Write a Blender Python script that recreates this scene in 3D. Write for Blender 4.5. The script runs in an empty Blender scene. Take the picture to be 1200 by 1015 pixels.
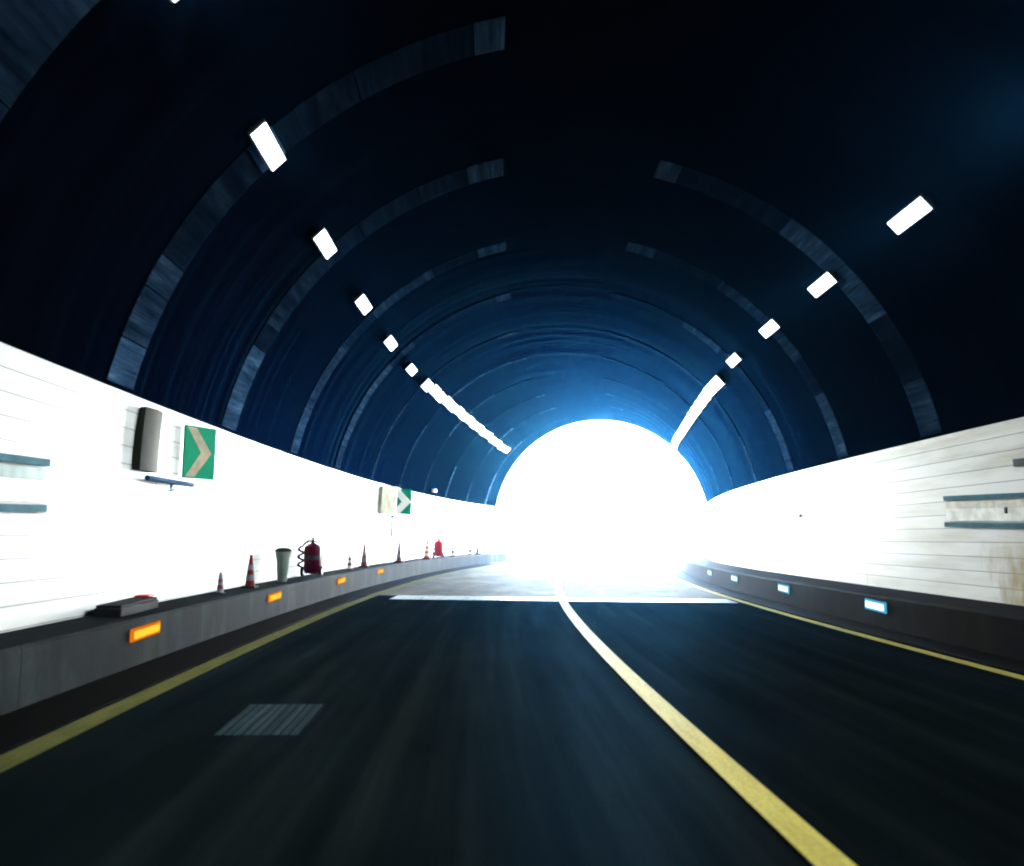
import bpy, bmesh, math, random
from mathutils import Vector, Matrix
R = math.radians
random.seed(7)
scene = bpy.context.scene

# ------------------------------------------------------------------ camera
CAM_H = 1.3
YAW, PITCH, ROLL = 0.0173, 0.10804, 0.00858
fwd = Vector((math.sin(YAW)*math.cos(PITCH), math.cos(YAW)*math.cos(PITCH), math.sin(PITCH)))
rgt = Vector((math.cos(YAW), -math.sin(YAW), 0))
upv = rgt.cross(fwd)
r2 = rgt*math.cos(ROLL) + upv*math.sin(ROLL)
u2 = upv*math.cos(ROLL) - rgt*math.sin(ROLL)
cd = bpy.data.cameras.new('camera')
cam = bpy.data.objects.new('camera', cd)
scene.collection.objects.link(cam)
M3 = Matrix((r2, u2, -fwd)).transposed()
cam.matrix_world = Matrix.Translation((0, 0, CAM_H)) @ M3.to_4x4()
cd.sensor_width = 36
cd.lens = 36*900/1200
cd.clip_start = 0.05
cd.clip_end = 5000
scene.camera = cam
cd.dof.use_dof = True; cd.dof.focus_distance = 20; cd.dof.aperture_fstop = 1.4

# ------------------------------------------------------------------ world, sun, exposure
SUN_EL, SUN_AZ = R(52), R(24)          # azimuth clockwise from +Y: ahead of the car, a little to the right
w = bpy.data.worlds.new('World'); scene.world = w; w.use_nodes = True
nt = w.node_tree
bg = nt.nodes['Background']
sky = nt.nodes.new('ShaderNodeTexSky'); sky.sky_type = 'NISHITA'
sky.sun_disc = False; sky.sun_elevation = SUN_EL; sky.sun_rotation = SUN_AZ
nt.links.new(sky.outputs[0], bg.inputs[0]); bg.inputs[1].default_value = 0.15
sl = bpy.data.lights.new('sun', 'SUN'); sl.energy = 4.5; sl.angle = R(0.5); sl.color = (1, .95, .87)
so = bpy.data.objects.new('sun', sl); scene.collection.objects.link(so)
to_sun = Vector((math.sin(SUN_AZ)*math.cos(SUN_EL), math.cos(SUN_AZ)*math.cos(SUN_EL), math.sin(SUN_EL)))
so.rotation_euler = to_sun.to_track_quat('Z', 'Y').to_euler()
so.location = (30, 90, 60)
vs = scene.view_settings
vs.view_transform = 'Standard'; vs.look = 'None'; vs.gamma = 1; vs.use_curve_mapping = False
EXPO = 6.5
vs.exposure = EXPO
K = 1/2**EXPO                       # picture white as a radiance
scene.render.engine = 'CYCLES'
cy = scene.cycles
cy.use_denoising = True
cy.max_bounces = 8; cy.diffuse_bounces = 5; cy.glossy_bounces = 4; cy.volume_bounces = 0
cy.sample_clamp_indirect = 3.0
cy.use_light_tree = True
cy.caustics_reflective = False; cy.caustics_refractive = False
cy.filter_width = 2.0

# ------------------------------------------------------------------ the road's line through the tunnel
DS = 0.1
S0, S1 = -30.0, 220.0
C0, H0, K0, K1 = 1.49477, -0.04723, 0.00342, 0.00013
Z1, Z2 = -0.02689, -1e-5
def heading(s):
    if s < 0: return H0
    if s < 45: return H0 + K0*s + K1*s*s
    return heading(44.999) + (K0 + 2*K1*45)*0.6*(1-math.exp(-(s-45)/60))*60
TAB = {}
def _build():
    n0 = round(S0/DS); n1 = round(S1/DS)
    x, y = C0, 0.0; TAB[0] = (x, y)
    for i in range(0, n1):
        h = heading((i+.5)*DS); x += math.sin(h)*DS; y += math.cos(h)*DS; TAB[i+1] = (x, y)
    x, y = C0, 0.0
    for i in range(0, n0, -1):
        h = heading((i-.5)*DS); x -= math.sin(h)*DS; y -= math.cos(h)*DS; TAB[i-1] = (x, y)
_build()
def base_z(s):
    s = max(min(s, 60), -40)
    return Z1*s + Z2*s*abs(s)
def at(s, o, h):
    """world point at distance s along the road, o to the right of the centre line, h above the road"""
    f = s/DS; i = math.floor(f); t = f-i
    a = TAB[i]; b = TAB.get(i+1, a)
    x = a[0]+(b[0]-a[0])*t; y = a[1]+(b[1]-a[1])*t
    hd = heading(s)
    return Vector((x+math.cos(hd)*o, y-math.sin(hd)*o, base_z(s)+h))

# tunnel section
WL, WR, T, B = -5.46, 5.52, 2.90, 0.478
RAD = 5.59
OC = (WL+WR)/2
ZC = T - math.sqrt(RAD**2-((WR-WL)/2)**2)
PORTAL = 40.0
BACK = -20.0
BL, BR = -4.794, 4.474

# ------------------------------------------------------------------ materials
def nodes(name):
    m = bpy.data.materials.new(name); m.use_nodes = True
    return m, m.node_tree, m.node_tree.nodes['Principled BSDF']
def N(nt, typ, **kw):
    n = nt.nodes.new(typ)
    for k, v in kw.items(): setattr(n, k, v)
    return n
def ramp(nt, src, stops):
    r = N(nt, 'ShaderNodeValToRGB')
    e = r.color_ramp.elements
    while len(e) > 1: e.remove(e[-1])
    e[0].position = stops[0][0]; e[0].color = (*stops[0][1], 1)
    for p, c in stops[1:]:
        x = e.new(p); x.color = (*c, 1)
    nt.links.new(src, r.inputs[0]); return r.outputs[0]
def coords(nt, sx=1, sy=1, sz=1, kind='Object'):
    tc = N(nt, 'ShaderNodeTexCoord'); mp = N(nt, 'ShaderNodeMapping')
    mp.inputs['Scale'].default_value = (sx, sy, sz)
    nt.links.new(tc.outputs[kind], mp.inputs[0]); return mp.outputs[0]
def noise(nt, vec, scale, detail=4, rough=.55):
    n = N(nt, 'ShaderNodeTexNoise'); n.inputs['Scale'].default_value = scale
    n.inputs['Detail'].default_value = detail; n.inputs['Roughness'].default_value = rough
    nt.links.new(vec, n.inputs['Vector']); return n.outputs[0]
def bump(nt, bs, src, strength, dist=.02):
    b = N(nt, 'ShaderNodeBump'); b.inputs['Strength'].default_value = strength; b.inputs['Distance'].default_value = dist
    nt.links.new(src, b.inputs['Height']); nt.links.new(b.outputs[0], bs.inputs['Normal'])
def mixc(nt, fac, a, b, mode='MIX'):
    m = N(nt, 'ShaderNodeMix', data_type='RGBA', blend_type=mode)
    if isinstance(fac, (int, float)): m.inputs[0].default_value = fac
    else: nt.links.new(fac, m.inputs[0])
    for i, v in ((6, a), (7, b)):
        if isinstance(v, tuple): m.inputs[i].default_value = (*v, 1)
        else: nt.links.new(v, m.inputs[i])
    return m.outputs[2]
def mul(c, k): return tuple(x*k for x in c)
def plain(name, col, rough=.5, metal=0, vary=.25, scale=6, spec=.06, bmp=.15):
    m, nt, bs = nodes(name)
    v = coords(nt); f = noise(nt, v, scale)
    c = ramp(nt, f, [(.3, mul(col, 1-vary)), (.7, mul(col, 1+vary))])
    nt.links.new(c, bs.inputs['Base Color'])
    bs.inputs['Roughness'].default_value = rough; bs.inputs['Metallic'].default_value = metal
    bs.inputs['Specular IOR Level'].default_value = spec
    if bmp: bump(nt, bs, noise(nt, v, scale*8), bmp, .004)
    return m
def glow(name, col, strength):
    m, nt, bs = nodes(name)
    bs.inputs['Base Color'].default_value = (0, 0, 0, 1)
    bs.inputs['Specular IOR Level'].default_value = 0
    bs.inputs['Emission Color'].default_value = (*col, 1)
    bs.inputs['Emission Strength'].default_value = strength*K
    return m

def mat_asphalt():
    m, nt, bs = nodes('asphalt')
    uv = coords(nt, 1, 1, 1, 'UV'); st = coords(nt, 3.2, .09, 1, 'UV')
    big = noise(nt, st, 1.0, 5, .6); fine = noise(nt, uv, 90, 3); mid = noise(nt, coords(nt, .8, .3, 1, 'UV'), 1.4, 4)
    c1 = ramp(nt, big, [(.28, (.0030, .0050, .0058)), (.5, (.0058, .0088, .0096)), (.72, (.0125, .0165, .0160))])
    c2 = ramp(nt, mid, [(.3, (.7, .7, .7)), (.7, (1.25, 1.25, 1.25))])
    c = mixc(nt, 1.0, c1, c2, 'MULTIPLY')
    g = ramp(nt, fine, [(.35, (.55, .55, .55)), (.65, (1.5, 1.5, 1.5))])
    c = mixc(nt, .8, c, g, 'MULTIPLY')
    nt.links.new(c, bs.inputs['Base Color'])
    r = ramp(nt, big, [(.3, (.80,)*3), (.7, (.60,)*3)]); nt.links.new(r, bs.inputs['Roughness'])
    bs.inputs['Specular IOR Level'].default_value = .0
    bump(nt, bs, fine, .35, .006)
    gl = N(nt, 'ShaderNodeBsdfAnisotropic'); gl.distribution = 'BECKMANN'
    nt.links.new(ramp(nt, big, [(.3, (.0002, .0006, .0011)), (.7, (.0006, .0016, .0026))]), gl.inputs['Color'])
    gl.inputs['Roughness'].default_value = .42
    bp = N(nt, 'ShaderNodeBump'); bp.inputs['Strength'].default_value = .3; bp.inputs['Distance'].default_value = .005
    nt.links.new(fine, bp.inputs['Height']); nt.links.new(bp.outputs[0], gl.inputs['Normal'])
    ad = N(nt, 'ShaderNodeAddShader'); nt.links.new(bs.outputs[0], ad.inputs[0]); nt.links.new(gl.outputs[0], ad.inputs[1])
    out = [n for n in nt.nodes if n.type == 'OUTPUT_MATERIAL'][0]
    nt.links.new(ad.outputs[0], out.inputs['Surface'])
    return m
def mat_paint(name, col, dirt, rough=.55):
    m, nt, bs = nodes(name)
    f = noise(nt, coords(nt, 5, .8, 1, 'UV'), 2.0, 6, .7); g = noise(nt, coords(nt, 1, 1, 1, 'UV'), 45, 3)
    c = ramp(nt, f, [(.3, dirt), (.55, col)])
    c = mixc(nt, .5, c, ramp(nt, g, [(.35, (.6, .6, .6)), (.6, (1.1, 1.1, 1.1))]), 'MULTIPLY')
    nt.links.new(c, bs.inputs['Base Color']); bs.inputs['Roughness'].default_value = rough
    bs.inputs['Specular IOR Level'].default_value = .004
    bump(nt, bs, g, .2, .003)
    return m
def mat_vault(name='vault_paint', panel=False):
    m, nt, bs = nodes(name)
    # uv: x = along the arch, y = along the road
    ring = noise(nt, coords(nt, .02, 2.4, 1, 'UV'), 1.0, 6, .75)
    blot = noise(nt, coords(nt, .5, .35, 1, 'UV'), 1.2, 5, .6)
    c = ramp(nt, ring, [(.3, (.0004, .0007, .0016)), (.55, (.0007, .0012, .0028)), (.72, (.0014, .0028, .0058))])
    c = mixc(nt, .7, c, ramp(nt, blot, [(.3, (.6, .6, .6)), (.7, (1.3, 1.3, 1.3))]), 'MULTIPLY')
    if panel:      # each panel's share of painted lamp highlight, kept in the object's colour
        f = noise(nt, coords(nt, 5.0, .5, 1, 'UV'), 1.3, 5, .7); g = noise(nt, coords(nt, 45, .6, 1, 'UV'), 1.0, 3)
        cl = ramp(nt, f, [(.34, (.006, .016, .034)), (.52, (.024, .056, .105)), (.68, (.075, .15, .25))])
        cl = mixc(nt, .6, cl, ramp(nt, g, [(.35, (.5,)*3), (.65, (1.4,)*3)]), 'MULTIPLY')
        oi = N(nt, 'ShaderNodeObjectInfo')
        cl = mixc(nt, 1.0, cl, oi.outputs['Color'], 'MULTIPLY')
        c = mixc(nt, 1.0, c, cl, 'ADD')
    nt.links.new(c, bs.inputs['Base Color'])
    bs.inputs['Roughness'].default_value = .8
    bs.inputs['Specular IOR Level'].default_value = .0
    # satin blue enamel sheen
    gl = N(nt, 'ShaderNodeBsdfAnisotropic'); gl.distribution = 'BECKMANN'
    gl.inputs['Roughness'].default_value = .17
    g2 = noise(nt, coords(nt, .03, 5.5, 1, 'UV'), 1.0, 5, .7)
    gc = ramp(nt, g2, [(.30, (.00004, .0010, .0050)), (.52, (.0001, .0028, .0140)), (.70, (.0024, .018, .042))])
    fr = N(nt, 'ShaderNodeFresnel'); fr.inputs['IOR'].default_value = 1.10
    gc = mixc(nt, 1.0, gc, fr.outputs[0], 'MULTIPLY')
    nt.links.new(gc, gl.inputs['Color'])
    bp = N(nt, 'ShaderNodeBump'); bp.inputs['Strength'].default_value = .35; bp.inputs['Distance'].default_value = .02
    nt.links.new(g2, bp.inputs['Height']); nt.links.new(bp.outputs[0], gl.inputs['Normal'])
    ad = N(nt, 'ShaderNodeAddShader'); nt.links.new(bs.outputs[0], ad.inputs[0]); nt.links.new(gl.outputs[0], ad.inputs[1])
    out = [n for n in nt.nodes if n.type == 'OUTPUT_MATERIAL'][0]
    nt.links.new(ad.outputs[0], out.inputs['Surface'])
    return m
def mat_tiles(name, stain_x=None, warm=(.72, .70, .64)):
    m, nt, bs = nodes(name)
    uv = coords(nt, 1, 1, 1, 'UV')          # x = along the wall, y = height
    br = N(nt, 'ShaderNodeTexBrick'); nt.links.new(uv, br.inputs['Vector'])
    br.offset = 0; br.inputs['Scale'].default_value = 1
    br.inputs['Brick Width'].default_value = 4.8; br.inputs['Row Height'].default_value = .2017
    br.inputs['Mortar Size'].default_value = .0065; br.inputs['Mortar Smooth'].default_value = .2
    br.inputs['Color1'].default_value = (.80, .80, .77, 1); br.inputs['Color2'].default_value = (.72, .73, .71, 1)
    br.inputs['Mortar'].default_value = (.24, .24, .23, 1)
    dirt = noise(nt, coords(nt, .25, 2.2, 1, 'UV'), 1.3, 6, .65)
    br_c = mixc(nt, 1.0, br.outputs[0], (.74, .74, .74), 'MULTIPLY')
    c = mixc(nt, 1.0, br_c, ramp(nt, dirt, [(.28, warm), (.56 if stain_x else .52, (1, 1, 1) if not stain_x else (1, .985, .94))]), 'MULTIPLY')
    if stain_x is not None:
        # ochre damp stain low on the wall beside the cabinet
        sp = N(nt, 'ShaderNodeSeparateXYZ'); nt.links.new(uv, sp.inputs[0])
        def mth(op, a, b=None):
            q = N(nt, 'ShaderNodeMath', operation=op)
            for i, v in enumerate((a, b)):
                if v is None: continue
                if isinstance(v, (int, float)): q.inputs[i].default_value = v
                else: nt.links.new(v, q.inputs[i])
            return q.outputs[0]
        wob = mth('MULTIPLY', noise(nt, coords(nt, 3, 1.2, 1, 'UV'), 2.0, 6), 2.4)
        dx = mth('ABSOLUTE', mth('SUBTRACT', sp.outputs[0], stain_x))
        fx = mth('SUBTRACT', mth('ADD', wob, -.05), mth('MULTIPLY', dx, 1.25))
        up = mth('MULTIPLY', mth('SUBTRACT', 1.0, sp.outputs[1]), 2.2)
        up.node.use_clamp = True
        fac = mth('MULTIPLY', mth('MULTIPLY', fx, up), .75); fac.node.use_clamp = True
        c = mixc(nt, fac, c, (.25, .18, .06))
    nt.links.new(c, bs.inputs['Base Color'])
    bs.inputs['Roughness'].default_value = .4
    bs.inputs['Specular IOR Level'].default_value = .15
    bump(nt, bs, br.outputs['Fac'], -.4, .003)
    return m
def mat_concrete(name, a, b, c_, streak=2.5, spec=.01, joint=0):
    m, nt, bs = nodes(name)
    st = noise(nt, coords(nt, streak, .5, 1, 'UV'), 1.0, 6, .65); f = noise(nt, coords(nt, 1, 1, 1, 'UV'), 22, 4)
    c = ramp(nt, st, [(.3, a), (.5, b), (.7, c_)])
    c = mixc(nt, .6, c, ramp(nt, f, [(.3, (.65,)*3), (.7, (1.25,)*3)]), 'MULTIPLY')
    if joint:       # cast joints and the grime that runs down beside them; x = along the road
        br = N(nt, 'ShaderNodeTexBrick'); nt.links.new(coords(nt, 1, 1, 1, 'UV'), br.inputs['Vector']); br.offset = 0
        br.inputs['Scale'].default_value = 1; br.inputs['Brick Width'].default_value = joint; br.inputs['Row Height'].default_value = 50
        br.inputs['Mortar Size'].default_value = .012; br.inputs['Mortar Smooth'].default_value = .3
        br.inputs['Color1'].default_value = (1.15,)*3+(1,); br.inputs['Color2'].default_value = (.72,)*3+(1,); br.inputs['Mortar'].default_value = (.12,)*3+(1,)
        c = mixc(nt, 1.0, c, br.outputs[0], 'MULTIPLY')
    nt.links.new(c, bs.inputs['Base Color']); bs.inputs['Roughness'].default_value = .75
    bs.inputs['Specular IOR Level'].default_value = spec
    bump(nt, bs, f, .3, .006)
    return m

M = {}
M['asphalt'] = mat_asphalt()
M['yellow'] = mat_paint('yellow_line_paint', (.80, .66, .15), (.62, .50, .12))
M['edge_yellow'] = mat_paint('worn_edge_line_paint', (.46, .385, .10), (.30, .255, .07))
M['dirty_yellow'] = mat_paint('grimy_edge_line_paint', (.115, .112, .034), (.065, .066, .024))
M['pave'] = mat_concrete('glow_toned_concrete', (.060, .062, .052), (.105, .098, .072), (.17, .148, .100), 1.2, .02)  # concrete made paler and warmer to paint the mouth's glow on the road
M['joint'] = mat_paint('joint_steel', (.42, .46, .47), (.22, .25, .26), .4)
M['vault'] = mat_vault()
M['tiles'] = mat_tiles('enamel_wall_panels')
M['tiles_r'] = mat_tiles('stained_enamel_wall_panels', 9.75, (.62, .58, .47))
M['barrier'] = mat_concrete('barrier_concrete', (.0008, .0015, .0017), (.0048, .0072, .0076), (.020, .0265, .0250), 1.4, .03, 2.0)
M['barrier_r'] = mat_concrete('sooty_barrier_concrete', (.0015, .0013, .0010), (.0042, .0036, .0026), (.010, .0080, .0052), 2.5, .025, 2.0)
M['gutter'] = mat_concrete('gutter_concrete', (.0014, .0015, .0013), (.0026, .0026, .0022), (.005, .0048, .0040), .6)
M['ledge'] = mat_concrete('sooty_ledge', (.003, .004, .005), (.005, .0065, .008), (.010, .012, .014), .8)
M['ground'] = mat_concrete('pale_dry_ground', (.48, .46, .41), (.58, .56, .51), (.68, .66, .61), .1)
M['portal'] = mat_concrete('portal_concrete', (.22, .21, .19), (.30, .29, .27), (.38, .37, .34), .6)
M['lamp_body'] = plain('lamp_casing', (.05, .052, .055), .5, .4)
M['lamp_glow'] = glow('lamp_diffuser', (.86, .96, 1.0), 9)
M['black'] = plain('black_rubber', (.012, .012, .014), .7)
M['dark_steel'] = plain('dark_steel', (.03, .035, .045), .45, .5)
M['blue_steel'] = plain('blue_painted_steel', (.004, .05, .14), .5)
M['amber'] = glow('amber_lens', (1.0, .58, .04), 1.25)
M['amber_rim'] = glow('amber_halo', (1.0, .22, .006), .75)
M['ice'] = glow('white_lens', (.80, 1.0, 1.0), 2.2)
M['ice_rim'] = glow('pale_blue_halo', (.07, .50, .80), .8)
M['green'] = plain('green_sign_sheet', (.0, .24, .12), .5, 0, .08, 6, .1)
M['sign_white'] = plain('white_sign_sheet', (.88, .90, .87), .4, 0, .04)
M['sign_buff'] = plain('grimy_buff_sheet', (.42, .36, .25), .5, 0, .2)
M['olive'] = plain('olive_grey_sheet', (.010, .013, .008), .6, .0, .25, 6, .1)
M['cream'] = plain('cream_sheet', (.62, .60, .47), .6)
M['cab_frame'] = plain('blue_grey_frame', (.035, .105, .135), .6, 0, .3, 6, .03)
M['cab_door'] = plain('pale_cabinet_door', (.62, .62, .56), .45)
M['cab_door_beige'] = plain('beige_cabinet_label', (.50, .47, .38), .45)
M['cab_door_dark'] = plain('grey_green_glass', (.20, .27, .26), .25)
M['red'] = plain('red_enamel', (.42, .012, .018), .35, 0, .15)
M['dark_red'] = plain('sooty_red_enamel', (.045, .002, .011), .4, 0, .2)
M['cone_orange'] = plain('orange_cone_plastic', (.50, .085, .03), .5)
M['cone_red'] = plain('dull_red_cone_plastic', (.13, .015, .015), .6)
M['cone_dull'] = plain('faded_cone_plastic', (.16, .045, .04), .6)
M['cone_white'] = plain('white_cone_band', (.62, .60, .56), .5)
M['cone_grey'] = plain('sooty_cone_band', (.16, .17, .20), .6)
M['bin'] = plain('grey_green_plastic', (.15, .19, .165), .55)
M['plate'] = mat_concrete('worn_steel_plate', (.010, .018, .021), (.022, .040, .046), (.055, .085, .095), 14)
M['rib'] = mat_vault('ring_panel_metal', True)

# ------------------------------------------------------------------ mesh helpers
class MB:
    def __init__(self): self.v = []; self.f = []; self.uv = []; self.mi = []; self.mat = 0
    def add(self, verts, faces, uvs=None):
        b = len(self.v); self.v += [tuple(p) for p in verts]
        for k, f in enumerate(faces):
            self.f.append([b+i for i in f]); self.mi.append(self.mat)
            self.uv.append([uvs[i] for i in f] if uvs else None)
        return self
    def box(self, x0, x1, y0, y1, z0, z1, bev=0, mtx=None):
        bm = bmesh.new(); bmesh.ops.create_cube(bm, size=1)
        for p in bm.verts:
            p.co = Vector(((x0+x1)/2+p.co.x*(x1-x0), (y0+y1)/2+p.co.y*(y1-y0), (z0+z1)/2+p.co.z*(z1-z0)))
        if bev: bmesh.ops.bevel(bm, geom=bm.edges[:], offset=bev, segments=2, affect='EDGES', profile=.6)
        if mtx: bm.transform(mtx)
        self.frombm(bm); return self
    def frombm(self, bm):
        bm.verts.index_update()
        self.add([p.co for p in bm.verts], [[p.index for p in f.verts] for f in bm.faces]); bm.free()
    def lathe(self, prof, n=24, c=(0, 0, 0), axis='Z'):
        vs = []; fs = []
        for r, z in prof:
            for k in range(n):
                a = 2*math.pi*k/n; p = (r*math.cos(a), r*math.sin(a), z)
                if axis == 'X': p = (p[2], p[0], p[1])
                if axis == 'Y': p = (p[0], p[2], p[1])
                vs.append((p[0]+c[0], p[1]+c[1], p[2]+c[2]))
        for j in range(len(prof)-1):
            for k in range(n):
                fs.append([j*n+k, j*n+(k+1) % n, (j+1)*n+(k+1) % n, (j+1)*n+k])
        fs.append(list(range(n))[::-1]); fs.append([(len(prof)-1)*n+k for k in range(n)])
        return self.add(vs, fs)
    def tube(self, pts, r, n=8):
        pts = [Vector(p) for p in pts]; vs = []; fs = []
        ref = Vector((0, 0, 1))
        for i, p in enumerate(pts):
            d = (pts[min(i+1, len(pts)-1)]-pts[max(i-1, 0)]).normalized()
            a = d.cross(ref if abs(d.z) < .95 else Vector((1, 0, 0))).normalized(); b = d.cross(a)
            for k in range(n):
                t = 2*math.pi*k/n; vs.append(p+a*math.cos(t)*r+b*math.sin(t)*r)
        for i in range(len(pts)-1):
            for k in range(n): fs.append([i*n+k, i*n+(k+1) % n, (i+1)*n+(k+1) % n, (i+1)*n+k])
        fs.append(list(range(n))); fs.append([(len(pts)-1)*n+k for k in range(n)][::-1])
        return self.add(vs, fs)
    def prism(self, poly, y0, y1):
        """poly in x,z extruded along y"""
        n = len(poly)
        vs = [(x, y0, z) for x, z in poly]+[(x, y1, z) for x, z in poly]
        fs = [list(range(n)), [n+i for i in range(n)][::-1]]+[[i, n+i, n+(i+1) % n, (i+1) % n] for i in range(n)]
        return self.add(vs, fs)
    def build(self, name, mats, parent=None, smooth=False):
        me = bpy.data.meshes.new(name); me.from_pydata(self.v, [], self.f)
        if any(u for u in self.uv):
            lay = me.uv_layers.new(name='UVMap'); k = 0
            for u, f in zip(self.uv, self.f):
                for j in range(len(f)):
                    lay.data[k].uv = u[j] if u else (0, 0); k += 1
        for m in (mats if isinstance(mats, (list, tuple)) else [mats]): me.materials.append(m)
        for p, i in zip(me.polygons, self.mi): p.material_index = i
        bm = bmesh.new(); bm.from_mesh(me); bmesh.ops.recalc_face_normals(bm, faces=bm.faces[:]); bm.to_mesh(me); bm.free()
        if smooth:
            me.shade_smooth()
            try: me.set_sharp_from_angle(angle=R(35))
            except Exception: pass
        o = bpy.data.objects.new(name, me); scene.collection.objects.link(o)
        if parent: o.parent = parent
        return o
def sweep(prof, s0, s1, step=.5, closed=True, uvmode='os', mb=None):
    """prof: list of (o, h) swept along the road; closed profiles get end caps"""
    mb = mb or MB(); n = max(1, math.ceil((s1-s0)/step)); m = len(prof)
    per = [0]
    for i in range(1, m+1):
        a = prof[i-1]; b = prof[i % m]; per.append(per[-1]+math.hypot(a[0]-b[0], a[1]-b[1]))
    vs = []; 
    ss = [s0+(s1-s0)*k/n for k in range(n+1)]
    for s in ss: vs += [at(s, o, h) for o, h in prof]
    fs = []; uvs = []
    base = len(mb.v); mb.v += [tuple(p) for p in vs]
    last = m if closed else m-1
    def U(i, s):
        o, h = prof[i % m]
        if uvmode == 'os': return (o, s)
        if uvmode == 'ps': return (per[i], s)
        if uvmode == 'sp': return (s, per[i])
        if uvmode == 'sh': return (s, h-B)
    for k in range(n):
        for i in range(last):
            j = (i+1) % m
            mb.f.append([base+k*m+i, base+k*m+j, base+(k+1)*m+j, base+(k+1)*m+i])
            mb.uv.append([U(i, ss[k]), U(i+1, ss[k]), U(i+1, ss[k+1]), U(i, ss[k+1])]); mb.mi.append(mb.mat)
    if closed:
        for k, rev in ((0, 0), (n, 1)):
            f = [base+k*m+i for i in range(m)]
            mb.f.append(f[::-1] if rev else f); mb.uv.append([(prof[i][0], prof[i][1]) for i in (range(m) if not rev else range(m-1, -1, -1))]); mb.mi.append(mb.mat)
    return mb
def tag(o, label=None, cat=None, group=None, kind=None):
    if label: o['label'] = label
    if cat: o['category'] = cat
    if group: o['group'] = group
    if kind: o['kind'] = kind
    return o
def empty(name, s, o, h, rz=0):
    e = bpy.data.objects.new(name, None); scene.collection.objects.link(e)
    e.location = at(s, o, h); e.rotation_euler = (0, 0, -heading(s)+rz); e.empty_display_size = .1
    return e
def copy_tree(o, parent=None):
    c = o.copy(); scene.collection.objects.link(c); c.parent = parent
    for ch in list(o.children): copy_tree(ch, c)
    return c

# ------------------------------------------------------------------ setting: ground, road
gm = MB(); g = 180
gm.add([(-g, -40, -2.0), (g, -40, -2.0), (g, 2*g, -2.0), (-g, 2*g, -2.0)], [[0, 1, 2, 3]], [(-g, -g), (g, -g), (g, g), (-g, g)])
tag(gm.build('ground', M['ground']), kind='structure')
road = sweep([(-4.62, -.001), (-4.62, -.25), (4.4, -.25), (4.4, -.001)], BACK, 200, 1.0).build('road', M['asphalt'])
tag(road, kind='structure')
# verge embankment outside so that the road does not float beyond the portal
vg = sweep([(-16, -.9), (-9, -.12), (-4.64, -.06), (-4.64, -.5), (4.42, -.5), (4.42, -.06), (9, -.12), (16, -.9)], PORTAL+.7, 200, 2.0).build('verge', M['ground'])
tag(vg, kind='structure')
def line(name, o, wd, s0, s1, mat, label, h=.0075):
    l = sweep([(o-wd/2, h), (o+wd/2, h)], s0, s1, .4, closed=False).build(name, mat, road)
    l['label'] = label; return l
line('lane_line', 0, .17, -6, 190, M['yellow'], 'solid yellow centre line curving away down the road', .012)
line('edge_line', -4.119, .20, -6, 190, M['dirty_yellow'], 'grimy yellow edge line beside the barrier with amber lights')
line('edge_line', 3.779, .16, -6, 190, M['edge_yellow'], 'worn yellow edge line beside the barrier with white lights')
tag(line('expansion_joint', 0, 7.2, 16.1, 17.13, M['joint'], 'pale band across the road before the tunnel mouth'), None)

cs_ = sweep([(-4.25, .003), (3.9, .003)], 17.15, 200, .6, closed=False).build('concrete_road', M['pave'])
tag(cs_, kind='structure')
# the pale worn plate set in the left lane
pe = empty('drain_cover', 5.75, -2.85, .0)
tag(pe, 'worn pale steel drain cover set in the dark left lane', 'drain cover')
mb = MB()
for k in range(9):
    x = -.30+k*.062
    mb.add([(x, -.42, .010), (x+.05, -.42, .010), (x+.05, .42, .010), (x, .42, .010)], [[0, 1, 2, 3]], [(x, 0), (x+.05, 0), (x+.05, .84), (x, .84)])
mb.build('slat', M['plate'], pe)
mb = MB(); mb.add([(-.32, -.45, .004), (.27, -.45, .004), (.27, .45, .004), (-.32, .45, .004)], [[0, 1, 2, 3]]); mb.build('frame', M['ledge'], pe)

# gutters
for a, b in ((BL, -4.259), (3.90, BR)):
    gt = sweep([(a, -.1), (a, .022), (b, .012), (b, -.1)], BACK, PORTAL, .8).build('gutter', M['gutter'])
    tag(gt, kind='structure')

# ------------------------------------------------------------------ tunnel shell
tun = empty('tunnel', 10, 0, 0); tun.rotation_euler = (0, 0, 0); tun.location = (0, 0, 0)
tag(tun, 'dark blue arched road tunnel with gleaming white walls and a bright mouth', 'tunnel')
pm = math.asin((WR-OC)/RAD)
inner = [(OC+RAD*math.sin(a), ZC+RAD*math.cos(a)) for a in [(-pm-.12)+(2*pm+.24)*i/64 for i in range(65)]]
inner = [(inner[0][0], -.6)]+inner+[(inner[-1][0], -.6)]
outer = [(OC+(RAD+.5)*math.sin(a), ZC+(RAD+.5)*math.cos(a)) for a in [(pm+.12)-(2*pm+.24)*i/40 for i in range(41)]]
outer = [(outer[0][0], -.6)]+outer+[(outer[-1][0], -.6)]
prof = inner+outer
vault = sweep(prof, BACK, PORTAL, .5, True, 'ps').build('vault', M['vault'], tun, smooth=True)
# unseen cap behind the car, added to keep sky light out of the bore
end = MB(); base = [at(BACK, o, h) for o, h in inner]
end.add(base, [list(range(len(base)))]); end.build('light_stop', M['vault'], tun)
lw = sweep([(WL, B-.05), (WL, T), (WL-.07, T), (WL-.07, B-.05)], BACK, PORTAL, .5, True, 'sh').build('wall_cladding', M['tiles'], tun)
lw['label'] = 'white panelled wall lining above the barrier with amber lights'
rw = sweep([(WR, B-.05), (WR, T), (WR+.07, T), (WR+.07, B-.05)], BACK, PORTAL, .5, True, 'sh').build('wall_cladding', M['tiles_r'], tun)
rw['label'] = 'white panelled wall lining with an ochre stain above the barrier with white lights'
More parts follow.
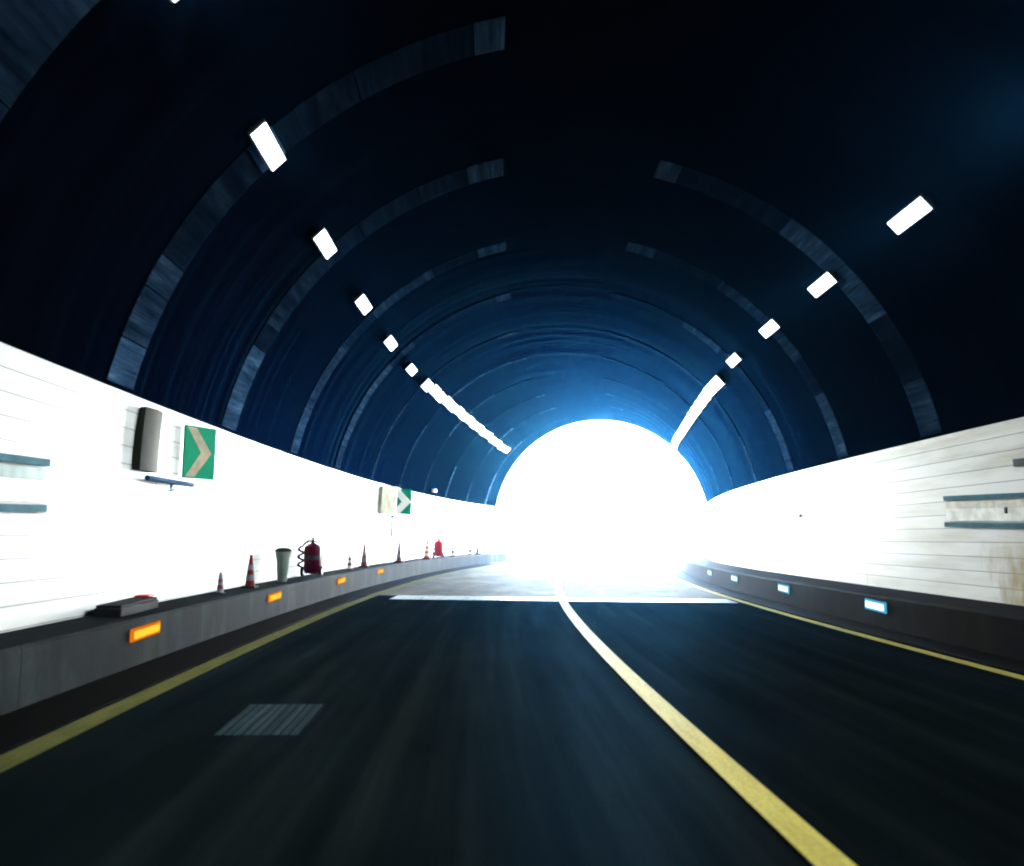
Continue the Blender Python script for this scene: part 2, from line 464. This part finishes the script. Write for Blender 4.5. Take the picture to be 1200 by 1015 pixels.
# portal headwall
mb = MB(); 
sp = PORTAL
hw = []
outerp = [(-11, -.8), (-11, 9.2), (11, 9.2), (11, -.8)]
ins = inner
# ring of quads between the bore outline and the rectangle
def rect_hit(o, h):
    # push the point outwards from the bore centre on to the rectangle
    dx, dz = o-OC, h-ZC
    t = min(abs((11-OC)/dx) if dx > 1e-6 else abs((11+OC)/dx) if dx < -1e-6 else 1e9, (9.2-ZC)/dz if dz > 1e-6 else 1e9)
    return (OC+dx*t, ZC+dz*t)
o2 = [rect_hit(*p) if p[1] > ZC else ((-11 if p[0] < 0 else 11), p[1]) for p in ins]
vs = []
for s_ in (sp+.003, sp+.6):
    vs += [at(s_, o, h) for o, h in ins]+[at(s_, o, h) for o, h in o2]
n = len(ins)
fs = []
for i in range(n-1):
    fs.append([i, i+1, n+i+1, n+i]); fs.append([2*n+i, 2*n+i+1, 3*n+i+1, 3*n+i][::-1])
    fs.append([i, i+1, 2*n+i+1, 2*n+i][::-1]); fs.append([n+i, n+i+1, 3*n+i+1, 3*n+i])
mb.add(vs, fs, [(v[0], v[2]) for v in vs]); mb.build('portal_wall', M['portal'], tun)

# ------------------------------------------------------------------ barriers and ledges
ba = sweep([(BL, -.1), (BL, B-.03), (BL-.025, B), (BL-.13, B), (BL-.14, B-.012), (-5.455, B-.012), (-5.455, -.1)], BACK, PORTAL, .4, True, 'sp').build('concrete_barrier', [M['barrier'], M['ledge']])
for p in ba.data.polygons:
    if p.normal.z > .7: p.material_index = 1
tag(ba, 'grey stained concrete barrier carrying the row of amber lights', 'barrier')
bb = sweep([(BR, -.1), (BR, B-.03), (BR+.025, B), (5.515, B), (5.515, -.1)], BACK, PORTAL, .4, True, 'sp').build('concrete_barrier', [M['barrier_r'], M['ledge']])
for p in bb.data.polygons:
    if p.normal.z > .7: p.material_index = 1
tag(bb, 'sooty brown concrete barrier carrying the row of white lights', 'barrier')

# ------------------------------------------------------------------ ring panels on the vault
RIN = RAD-.016
def ring_side(s, a0, a1, name_lab, first_gap=None):
    """curved panels between the arch angles a0..a1 (from the crown), each its own mesh"""
    root = empty('ring_panel', s, OC, ZC)
    tag(root, name_lab, 'metal rib', 'curved metal ribs on the tunnel vault')
    e = root.matrix_basis.inverted()
    cuts = [a0]; 
    while abs(cuts[-1]-a1) > .17:
        cuts.append(cuts[-1]+math.copysign(random.choice((.07, .11, .15, .2, .27)), a1-a0))
        if (cuts[-1]-a1)*(a0-a1) < 0: cuts[-1] = a1
    if abs(cuts[-1]-a1) > 1e-4: cuts.append(a1)
    hwid = .30 if s < 13 else .24 if s < 20 else .11
    npan = 0
    for a, b in zip(cuts, cuts[1:]):
        g_ = math.copysign(.0025, b-a); a_, b_ = a+g_*.5, b-g_*.5
        mb = MB(); k = max(2, math.ceil(abs(b_-a_)/.03))
        rows = []
        for i in range(k+1):
            t = a_+(b_-a_)*i/k
            row = []
            for (y, r) in ((-hwid, RIN+.01), (-hwid, RIN), (-hwid+.03, RIN-.003), (hwid-.03, RIN-.003), (hwid, RIN), (hwid, RIN+.01)):
                row.append((r*math.sin(t), y, r*math.cos(t)))
            rows.append((row, t))
        vs = [p for rr, t in rows for p in rr]; uv = [(t*RAD, y[1]+s) for rr, t in rows for y in rr]
        fs = [[i*6+j, i*6+(j+1) % 6, (i+1)*6+(j+1) % 6, (i+1)*6+j] for i in range(k) for j in range(6)]
        fs += [list(range(6)), [k*6+j for j in range(6)]]
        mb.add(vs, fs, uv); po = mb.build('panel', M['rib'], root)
        t_ = abs(a_+b_)/2; brighter = .10
        if t_ > 1.12: brighter = random.choice((.35, .7, .9))
        elif t_ < .33: brighter = random.choice((.08, .5, .7))
        elif .62 < t_ < 1.0: brighter = random.choice((.10, .2, .5, .9))
        elif random.random() < .22: brighter = .4
        if a0 > 0: brighter *= .75
        brighter *= .18 if s < 6 else .85
        po.color = (brighter, brighter, brighter, 1)  # lamp reflections painted on feet, crown ends and panels beside the lamps
    # slope of the road: tilt the ring with it
    root.rotation_euler = (math.atan(Z1), 0, -heading(s))
    return root
ORD = ['nearest', 'second nearest', 'third nearest', 'fourth nearest', 'fifth nearest', 'sixth nearest', 'seventh nearest', 'eighth nearest', 'ninth nearest', 'tenth nearest', 'farthest']
rings = [5.2, 8.5, 11.83, 15.23, 18.5, 21.9, 25.2, 28.5, 31.8, 35.1, 38.2]
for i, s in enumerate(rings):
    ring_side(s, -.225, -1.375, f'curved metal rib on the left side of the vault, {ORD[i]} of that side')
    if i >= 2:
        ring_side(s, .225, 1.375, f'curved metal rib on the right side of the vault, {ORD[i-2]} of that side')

# ------------------------------------------------------------------ ceiling lamps
def make_lamp(kind):
    """lamp hanging under the vault; local y runs along the road, local z points away from the vault wall (down the beam)"""
    L = .80 if kind == 'tube' else .84
    W = .105 if kind == 'tube' else .15
    r = bpy.data.objects.new('tunnel_lamp', None); scene.collection.objects.link(r); r.empty_display_size = .1
    b = MB(); b.box(-W-.02, W+.02, -L/2-.02, L/2+.02, -.075, -.022, .02); b.build('housing', M['lamp_body'], r)
    d = MB(); d.box(-W, W, -L/2, L/2, -.0225, .0, .008); d.build('diffuser', M['lamp_glow'], r)
    for y in (-L/2+.08, L/2-.08):
        k = MB(); k.box(-.03, .03, y-.02, y+.02, -.20, -.077, .004); k.build('bracket', M['dark_steel'], r)
    return r
lampA = make_lamp('tube'); lampB = make_lamp('spot')
usedA = usedB = False
def place_lamp(s, phi, kind, label, group, aim_o=None, watts=0):
    global usedA, usedB
    if kind == 'tube':
        r = lampA if not usedA else copy_tree(lampA); usedA = True
    else:
        r = lampB if not usedB else copy_tree(lampB); usedB = True
    ri = RAD-.17
    hd = heading(s)
    X = Vector((math.cos(hd), -math.sin(hd), 0)); Z = Vector((0, 0, 1)); Y = (at(s+.1, 0, 0)-at(s-.1, 0, 0)).normalized()
    n = -(X*math.sin(phi)+Z*math.cos(phi)); n = (n-Y*n.dot(Y)).normalized()
    x = Y.cross(n)
    p = at(s, OC+ri*math.sin(phi), ZC+ri*math.cos(phi))
    r.matrix_world = Matrix.Translation(p) @ Matrix((x, Y, n)).transposed().to_4x4()
    tag(r, label, 'ceiling lamp', group)
    return r, p
LIGHTS = []
def beam(r, s, phi, o_t, h_t, power, spread=84):
    """the light this lamp throws towards the opposite wall"""
    l = bpy.data.lights.new('beam', 'AREA'); l.shape = 'RECTANGLE'; l.size = .28; l.size_y = .8
    l.energy = power*8*K; l.color = (.88, .97, 1.0); l.spread = R(spread)
    o = bpy.data.objects.new('beam', l); scene.collection.objects.link(o)
    hd = heading(s); p = at(s, OC+(RAD-.22)*math.sin(phi), ZC+(RAD-.22)*math.cos(phi))
    t = at(s, o_t, h_t); z = (p-t).normalized(); y = (at(s+.1, 0, 0)-at(s-.1, 0, 0)).normalized()
    y = (y-z*y.dot(z)).normalized(); x = y.cross(z)
    o.matrix_world = Matrix.Translation(p) @ Matrix((x, y, z)).transposed().to_4x4()
    o.parent = r; o.matrix_parent_inverse = r.matrix_world.inverted()
leftS = [5.53, 8.35, 11.18, 14.13, 16.98, 19.67]
rightS = [9.53, 12.36, 15.12, 17.96]
P_NEAR = 7.5
todo = []
for i, s in enumerate(leftS):
    r, p = place_lamp(s, -.80, 'tube', f'white lamp set apart in the left row, {["nearest, cut by the picture top","second","third","fourth","fifth","last before the close chain"][i]}', 'spaced tunnel lamps')
    todo.append((r, s, -.80, WR, 1.75, P_NEAR))
for i, s in enumerate(rightS):
    r, p = place_lamp(s, .838, 'tube', f'white lamp set apart in the right row, {["nearest and largest","second","third","last before the close chain"][i]}', 'spaced tunnel lamps')
    todo.append((r, s, .838, WL, 1.75, P_NEAR*(2.0 if s < 13 else 1.2)))
# two more of the right row just outside the frame: they light the near end of the wall opposite
for i, s in enumerate((.1, 2.9)):
    r, p = place_lamp(s, -.80, 'tube', f'white lamp of the left row out of the picture, {["over the car", "just ahead of the car"][i]}', 'spaced tunnel lamps')
    todo.append((r, s, -.80, WR, 1.0, P_NEAR*.7))
for i, s in enumerate((3.9, 6.7)):
    r, p = place_lamp(s, .838, 'tube', f'white lamp of the right row out of the picture, {["over the car", "just past the picture edge"][i]}', 'spaced tunnel lamps')
    todo.append((r, s, .838, WL, 1.75, P_NEAR*(2.0 if s < 13 else 1.2)))
LCH = [(21.5, -.792), (23, -.783), (26.5, -.772), (28.5, -.773), (30.6, -.779), (32.9, -.789), (37.4, -.832)]
RCH = [(19.9, .861), (21.1, .861), (22.4, .870), (24.2, .879), (26.6, .887), (29.5, .886), (36, .844), (38, .83)]
def interp(x, t):
    for (a, b), (c, d) in zip(t, t[1:]):
        if x <= c: return b+(d-b)*max(0, (x-a)/(c-a))
    return t[-1][1]
k = 0
s = 21.85
while s < 37.8:
    r, p = place_lamp(s, interp(s, LCH)+(.003 if k % 2 else -.003), 'spot', 'white lamp in the close chain above the wall with the green signs', 'left chain of close tunnel lamps')
    if k % 2 == 0: todo.append((r, s, -.80, WR, 1.75, P_NEAR))
    s += 1.0; k += 1
s = 20.25; k = 0
while s < 37.8:
    r, p = place_lamp(s, interp(s, RCH), 'spot', 'white lamp in the close chain above the barrier with white lights', 'right chain of close tunnel lamps')
    if k % 2 == 0: todo.append((r, s, .85, WL, 1.75, P_NEAR))
    s += 1.0; k += 1
for a in todo: beam(*a, spread=84 if a[1] < 14 else 58)

# ------------------------------------------------------------------ marker lights on the barriers
def make_marker(rim, lens, side):
    r = bpy.data.objects.new('marker_light', None); scene.collection.objects.link(r)
    x = .022*side; HH = .064 if side > 0 else .082
    a = MB(); a.box(min(0, x)+.0, max(0, x), -.33, .33, -HH, HH, .009); a.build('housing', rim, r)  # body given emission to draw the soft halo around the lens
    b = MB(); b.box(min(x*1.01, x*1.55), max(x*1.01, x*1.55), -.28, .28, -HH*.58, HH*.58, .004); b.build('lens', lens, r)
    return r
am = make_marker(M['amber_rim'], M['amber'], 1); ic = make_marker(M['ice_rim'], M['ice'], -1)
for i, s in enumerate((8.03, 12.4, 16.8, 20.6)):
    r = am if i == 0 else copy_tree(am)
    r.location = at(s, BL+.001, .335 if i < 3 else .36); r.rotation_euler = (0, 0, -heading(s))
    tag(r, f'amber glowing marker light on the grey barrier, {["largest and nearest","second along","third along, small","faintest and farthest"][i]}', 'marker light', 'amber marker lights')
for i, s in enumerate((11.75, 15.9, 20.04, 23.6)):
    r = ic if i == 0 else copy_tree(ic)
    r.location = at(s, BR-.001, .322); r.rotation_euler = (0, 0, -heading(s))
    tag(r, f'bluish white marker light on the brown barrier, {["largest and nearest","second along","third along","farthest, by the bright mouth"][i]}', 'marker light', 'white marker lights')

# ------------------------------------------------------------------ chevron signs on the left wall
def chevron_sign(s_face, o0, s1, o1, h0, h1, s_back, back_len, label, buff, backmat, stem, greenbits):
    """face plate from (s_face,o0) to (s1,o1); back plate on the wall nearer the car; bar under both"""
    root = empty('chevron_sign', s_back, WL+.02, h0); inv = root.matrix_basis.inverted()
    tag(root, label, 'chevron sign', 'green chevron signs on the wall')
    def loc(s, o, h): return inv @ at(s, o, h)
    A = loc(s_face, o0, h0); Bp = loc(s1, o1, h0); up = Vector((0, 0, h1-h0))
    d = (Bp-A); wd = d.length; dn = d.normalized(); nrm = Vector((dn.y, -dn.x, 0))   # towards the car
    if nrm.y > 0: nrm = -nrm
    H = h1-h0
    fr = Matrix((dn, -nrm, Vector((0, 0, 1)))).transposed().to_4x4(); fr.translation = A
    mb = MB(); mb.box(0, wd, 0, .03, 0, H, .006, fr); mb.build('face', M['green'], root)
    cw = wd*.42
    if greenbits:   # broad pale chevron on a narrow green ground
        pts = [(0.0, 0), (wd*.52, H*.5), (0, H), (wd*.40, H), (wd*.98, H*.5), (wd*.40, 0)]
    else:
        pts = [(wd*.06, H*.03), (wd*.52, H*.5), (wd*.06, H*.97), (wd*.34, H*.97), (wd*.86, H*.5), (wd*.34, H*.03)]
    mb = MB()
    P = [fr @ Vector((x, -.004, z)) for x, z in pts]; Q = [fr @ Vector((x, -.0005, z)) for x, z in pts]
    mb.add(P+Q, [[0, 1, 4, 5], [1, 2, 3, 4]]+[[6+0, 6+1, 6+4, 6+5], [6+1, 6+2, 6+3, 6+4]]+[[i, (i+1) % 6, 6+(i+1) % 6, 6+i] for i in range(6)])
    mb.build('chevron', buff, root)
    # back plate: a curved sheet standing on the wall
    mb = MB(); rows = []; n = 10; ow = .14 if not stem else .40
    for i in range(n+1):
        t = i/n; z = h0-.01+(H+.03)*t
        bend = .16*t*t*back_len
        rows.append([loc(s_back+bend*1.6, WL+.012, z), loc(s_back+bend, WL+.10, z), loc(s_back+back_len*.5+bend, WL+ow, z), loc(s_back+back_len+bend, WL+ow*.8, z), loc(s_back+back_len+bend, WL+.012, z)])
    vs = [p for r_ in rows for p in r_]
    fs = [[i*5+j, i*5+(j+1) % 5, (i+1)*5+(j+1) % 5, (i+1)*5+j] for i in range(n) for j in range(5)]+[list(range(5)), [n*5+j for j in range(5)]]
    mb.add(vs, fs); mb.build('back_plate', backmat, root, smooth=True)
    mb = MB()
    if stem: mb.tube([loc(s_face-.5, WL+.22, h0-.09), loc(s_face-.5, WL+.22, h0-.72)], .032); mb.tube([loc(s_face-.5, WL+.1, h0-.07), loc(s_face-.45, WL+.50, h0-.07)], .03)
    else:
        a = loc(s_back+.2, WL+.1, h0-.09); b = loc(s_face+.12, WL+.12, h0-.09)
        mb.tube([a, b], .032); c_ = (a+b)/2; mb.tube([c_+Vector((0, 0, -.02)), c_+Vector((0, .0, -.13))], .012); mb.tube([c_+Vector((-.0, -.1, -.12)), c_+Vector((.0, .12, -.10))], .012)
    mb.build('bracket', M['blue_steel'], root)
    return root
chevron_sign(10.27, -5.42, 10.69, -5.17, 2.05, 2.76, 8.93, .42, 'large green sign with a grimy buff chevron near the grey hydrant cabinet on the wall', M['sign_buff'], M['olive'], False, False)
chevron_sign(24.15, -5.42, 24.35, -4.80, 1.99, 2.80, 22.8, 1.0, 'small green sign with a clean white chevron farther along the wall, on a thin stem', M['sign_white'], M['cream'], True, True)

# ------------------------------------------------------------------ hydrant cabinets
def cabinet(s0, s1, h0, h1, side, label, doormat):
    wall = WL if side < 0 else WR; sg = 1 if side < 0 else -1
    sm = (s0+s1)/2
    root = empty('hydrant_cabinet', sm, wall+sg*.003, h0)
    tag(root, label, 'cabinet'); hl = (s1-s0)/2; H = h1-h0
    def bx(mb, y0, y1, z0, z1, d0, d1, bev=.004):
        xs = sorted((sg*d0, sg*d1)); mb.box(xs[0], xs[1], y0, y1, z0, z1, bev)
    for z0, z1 in ((H-.07, H), (0, .07)):
        f = MB(); bx(f, -hl, hl, z0, z1, 0, .05); f.build('rail', M['cab_frame'], root)
    d = MB(); bx(d, -hl+.02, .18*hl, .089, H-.089, 0, .03)
    d.build('door', M['cab_door'], root)
    d = MB(); bx(d, .18*hl+.01, hl-.02, .089, H-.089, 0, .028); d2 = d.build('door', M['cab_door'], root)
    d = MB(); bx(d, .18*hl+.03, hl-.03, H-.089-.35*(H-.18), H-.093, .0285, .034); d.build('window', doormat, d2)
    d = MB(); bx(d, -hl+.04, .18*hl-.02, H-.089-.35*(H-.18), H-.093, .0305, .036); d.build('window', doormat, root)
    h_ = MB(); bx(h_, .02, .06, H*.42, H*.6, .031, .055); h_.build('handle', M['dark_steel'], root)
    return root
cabinet(5.3, 7.3, 1.47, 1.96, -1, 'pale hydrant cabinet with blue grey rails at the edge of the sign wall', M['cab_door_dark'])
cabinet(8.6, 11.5, 1.47, 1.93, 1, 'long pale cabinet with blue grey rails on the stained wall', M['cab_door_beige'])
# dark slot high on the right wall
sl_ = MB(); sl_.box(-.06, 0, -.55, .55, -.05, .05, .015)
so_ = sl_.build('wall_vent', M['dark_steel']); so_.location = at(9.3, WR-.004, 2.30); so_.rotation_euler = (0, 0, -heading(9.3))
tag(so_, 'dark slim vent on the wall above the long pale cabinet', 'vent')
sb = MB(); sb.box(-.05, 0, -.12, .12, -.035, .035, .01); sb = sb.build('wall_socket', M['lamp_body']); sb.location = at(18, WR-.004, 1.86); sb.rotation_euler = (0, 0, -heading(18))
tag(sb, 'tiny grey box alone on the bright wall above the white marker lights', 'junction box')
cm = empty('security_camera', 29.6, -5.30, 3.02)
tag(cm, 'small white camera where the vault meets the wall beyond the small chevron sign', 'camera')
mb = MB(); mb.box(-.07, .07, -.16, .12, .0, .13, .02); mb.build('body', M['sign_white'], cm)
mb = MB(); mb.box(-.14, -.071, -.03, .03, .02, .08, .004); mb.build('bracket', M['black'], cm)

# ------------------------------------------------------------------ things on the left ledge
LED = B-.012
def cone(s, o, H, label, style):
    r = empty('traffic_cone', s, o, LED)
    tag(r, label, 'traffic cone', 'traffic cones along the ledge')
    W = H*.34
    body = {'dark': M['cone_dull'], 'red': M['cone_red'], 'orange': M['cone_orange'], 'grey': M['cone_grey'], 'pale': M['cone_white']}[style]
    band = {'dark': M['cone_grey'], 'red': M['cone_grey'], 'orange': M['cone_white'], 'grey': M['cone_dull'], 'pale': M['cone_dull']}[style]
    b = MB(); b.box(-W*.62, W*.62, -W*.62, W*.62, 0, H*.06, H*.012); b.build('base', M['black'], r)
    def rad(t): return W*.46*(1-t)+.018*t
    m = MB(); cuts = [.061, .22, .36, .50, .64, .78, 1.0]
    prof = [(rad(t), H*t) for t in [.061, .2, .4, .6, .8, .97]]+[(.012, H)]
    m.lathe(prof, 20); m.build('body', body, r, smooth=True)
    for a, c in ((.22, .40), (.54, .70)) if style != 'orange' else ((.16, .28), (.40, .52), (.64, .76)):
        k_ = MB(); k_.lathe([(rad(a)+.0035, H*a), (rad(c)+.0035, H*c)], 20); k_.build('band', band, r, smooth=True)
    return r
cone(11.25, -5.22, .30, 'short dark grey traffic cone, nearest on the ledge', 'grey')
cone(12.5, -5.22, .52, 'traffic cone with a red foot and sooty grey bands near the amber light', 'red')
cone(19.15, -5.22, .42, 'faint pale traffic cone just past the larger red extinguisher', 'pale')
cone(20.56, -5.22, .62, 'slim dull traffic cone before the small chevron sign', 'dark')
cone(24.55, -5.22, .65, 'dull red and grey traffic cone under the small chevron sign', 'dark')
cone(28.36, -5.22, .72, 'orange and white striped traffic cone beside the small red extinguisher', 'orange')
cone(32.3, -5.22, .58, 'pale traffic cone just past the small red extinguisher', 'pale')
cone(35.07, -5.22, .58, 'pale traffic cone, last but one on the ledge', 'pale')
cone(36.3, -5.22, .58, 'grey traffic cone farthest along the ledge', 'grey')

def extinguisher(s, o, H, label, redm, rz=0):
    r = empty('wheeled_extinguisher', s, o, LED, rz)
    tag(r, label, 'fire extinguisher', 'wheeled fire extinguishers on the ledge')
    k = H/.78
    t = MB(); t.lathe([(.06*k, .05*k), (.13*k, .07*k), (.158*k, .12*k), (.16*k, .52*k), (.145*k, .57*k), (.07*k, .615*k), (.035*k, .63*k)], 24); tk = t.build('tank', redm, r, smooth=True)
    l = MB(); l.lathe([(.1625*k, .32*k), (.1625*k, .40*k)], 24); lb = l.build('label_band', M['dark_steel'] if redm is M['dark_red'] else M['red'], tk, smooth=True)
    v = MB(); v.lathe([(.034*k, .631*k), (.034*k, .68*k), (.018*k, .69*k), (.018*k, .74*k)], 14); v.box(-.09*k, .05*k, -.018*k, .018*k, .70*k, .725*k, .004); v.lathe([(.028*k, -.012*k), (.028*k, .012*k)], 12, (.06*k, 0, .66*k), 'X'); v.build('valve', M['black'], r)
    h = MB(); pts = []
    for i in range(61):
        a = i/60; an = a*2*math.pi*3.0
        pts.append(((-.225+.045*math.cos(an))*k, .075*math.sin(an)*k, (.60-.44*a)*k))
    h.tube([(-.02*k, 0, .665*k), (-.10*k, 0, .67*k)]+pts, .022*k, 6); h.build('hose', M['black'], r, smooth=True)
    f = MB(); f.tube([(-.14*k, .10*k, .03*k), (-.14*k, .175*k, .66*k), (.14*k, .175*k, .66*k), (.14*k, .10*k, .03*k)], .013*k, 6); f.tube([(.0, -.04*k, .09*k), (.20*k, -.10*k, .008*k)], .012*k, 6); f.build('frame', M['dark_steel'], r)
    for x in (-.19, .17):
        w_ = MB(); w_.lathe([(.03*k, -.022*k), (.085*k, -.022*k), (.095*k, -.012*k), (.095*k, .012*k), (.085*k, .022*k), (.03*k, .022*k)], 20, (x*k, .02*k, .097*k), 'X'); wo = w_.build('wheel', M['black'], r, smooth=True)
        c_ = MB(); c_.lathe([(.055*k, -.0235*k), (.055*k, .0235*k)], 16, (x*k, .02*k, .097*k), 'X'); c_.build('rim', M['cone_white'], wo)
    return r
extinguisher(15.9, -5.17, .84, 'dark red wheeled extinguisher with black hose coils, the larger and nearer of two', M['dark_red'])
extinguisher(29.9, -5.17, .84, 'small bright red wheeled extinguisher beside the striped cone', M['red'], .6)
# grey-green bin
bn = empty('bin', 14.1, -5.20, LED)
tag(bn, 'grey green plastic bin between the red footed cone and the dark red extinguisher', 'bin')
mb = MB(); mb.lathe([(.075, .0), (.085, .02), (.115, .40), (.14, .52), (.145, .54), (.13, .545)], 20); mb.build('body', M['bin'], bn, smooth=True)
mb = MB(); mb.lathe([(.148, .546), (.148, .565), (.10, .60), (.02, .61)], 20); mb.build('lid', M['olive'], bn, smooth=True)
# low case
cs = empty('tool_case', 8.6, -5.22, LED)
tag(cs, 'low black case with a red catch lying on the ledge above the nearest amber light', 'case')
mb = MB(); mb.box(-.14, .14, -.50, .40, .0, .10, .02); mb.build('body', M['black'], cs)
mb = MB(); mb.box(-.13, .13, -.48, .38, .101, .125, .01); mb.build('lid', M['black'], cs)
mb = MB(); mb.box(-.08, .08, .26, .42, .126, .150, .010); mb.build('catch', M['red'], cs)

# ------------------------------------------------------------------ blue-tinted haze added for the glow around the tunnel mouth
hz = MB(); hz.box(-185, 185, -45, 365, -3.2, 12)
ho = hz.build('haze', [], None)
hm = bpy.data.materials.new('thin_haze'); hm.use_nodes = True
for n_ in list(hm.node_tree.nodes):
    if n_.type == 'BSDF_PRINCIPLED': hm.node_tree.nodes.remove(n_)
pv = hm.node_tree.nodes.new('ShaderNodeVolumePrincipled')
pv.inputs['Color'].default_value = (.06, .42, 1, 1); pv.inputs['Density'].default_value = .0012; pv.inputs['Anisotropy'].default_value = .91
hm.node_tree.links.new(pv.outputs[0], [n_ for n_ in hm.node_tree.nodes if n_.type == 'OUTPUT_MATERIAL'][0].inputs['Volume'])
ho.data.materials.append(hm)
tag(ho, kind='stuff')
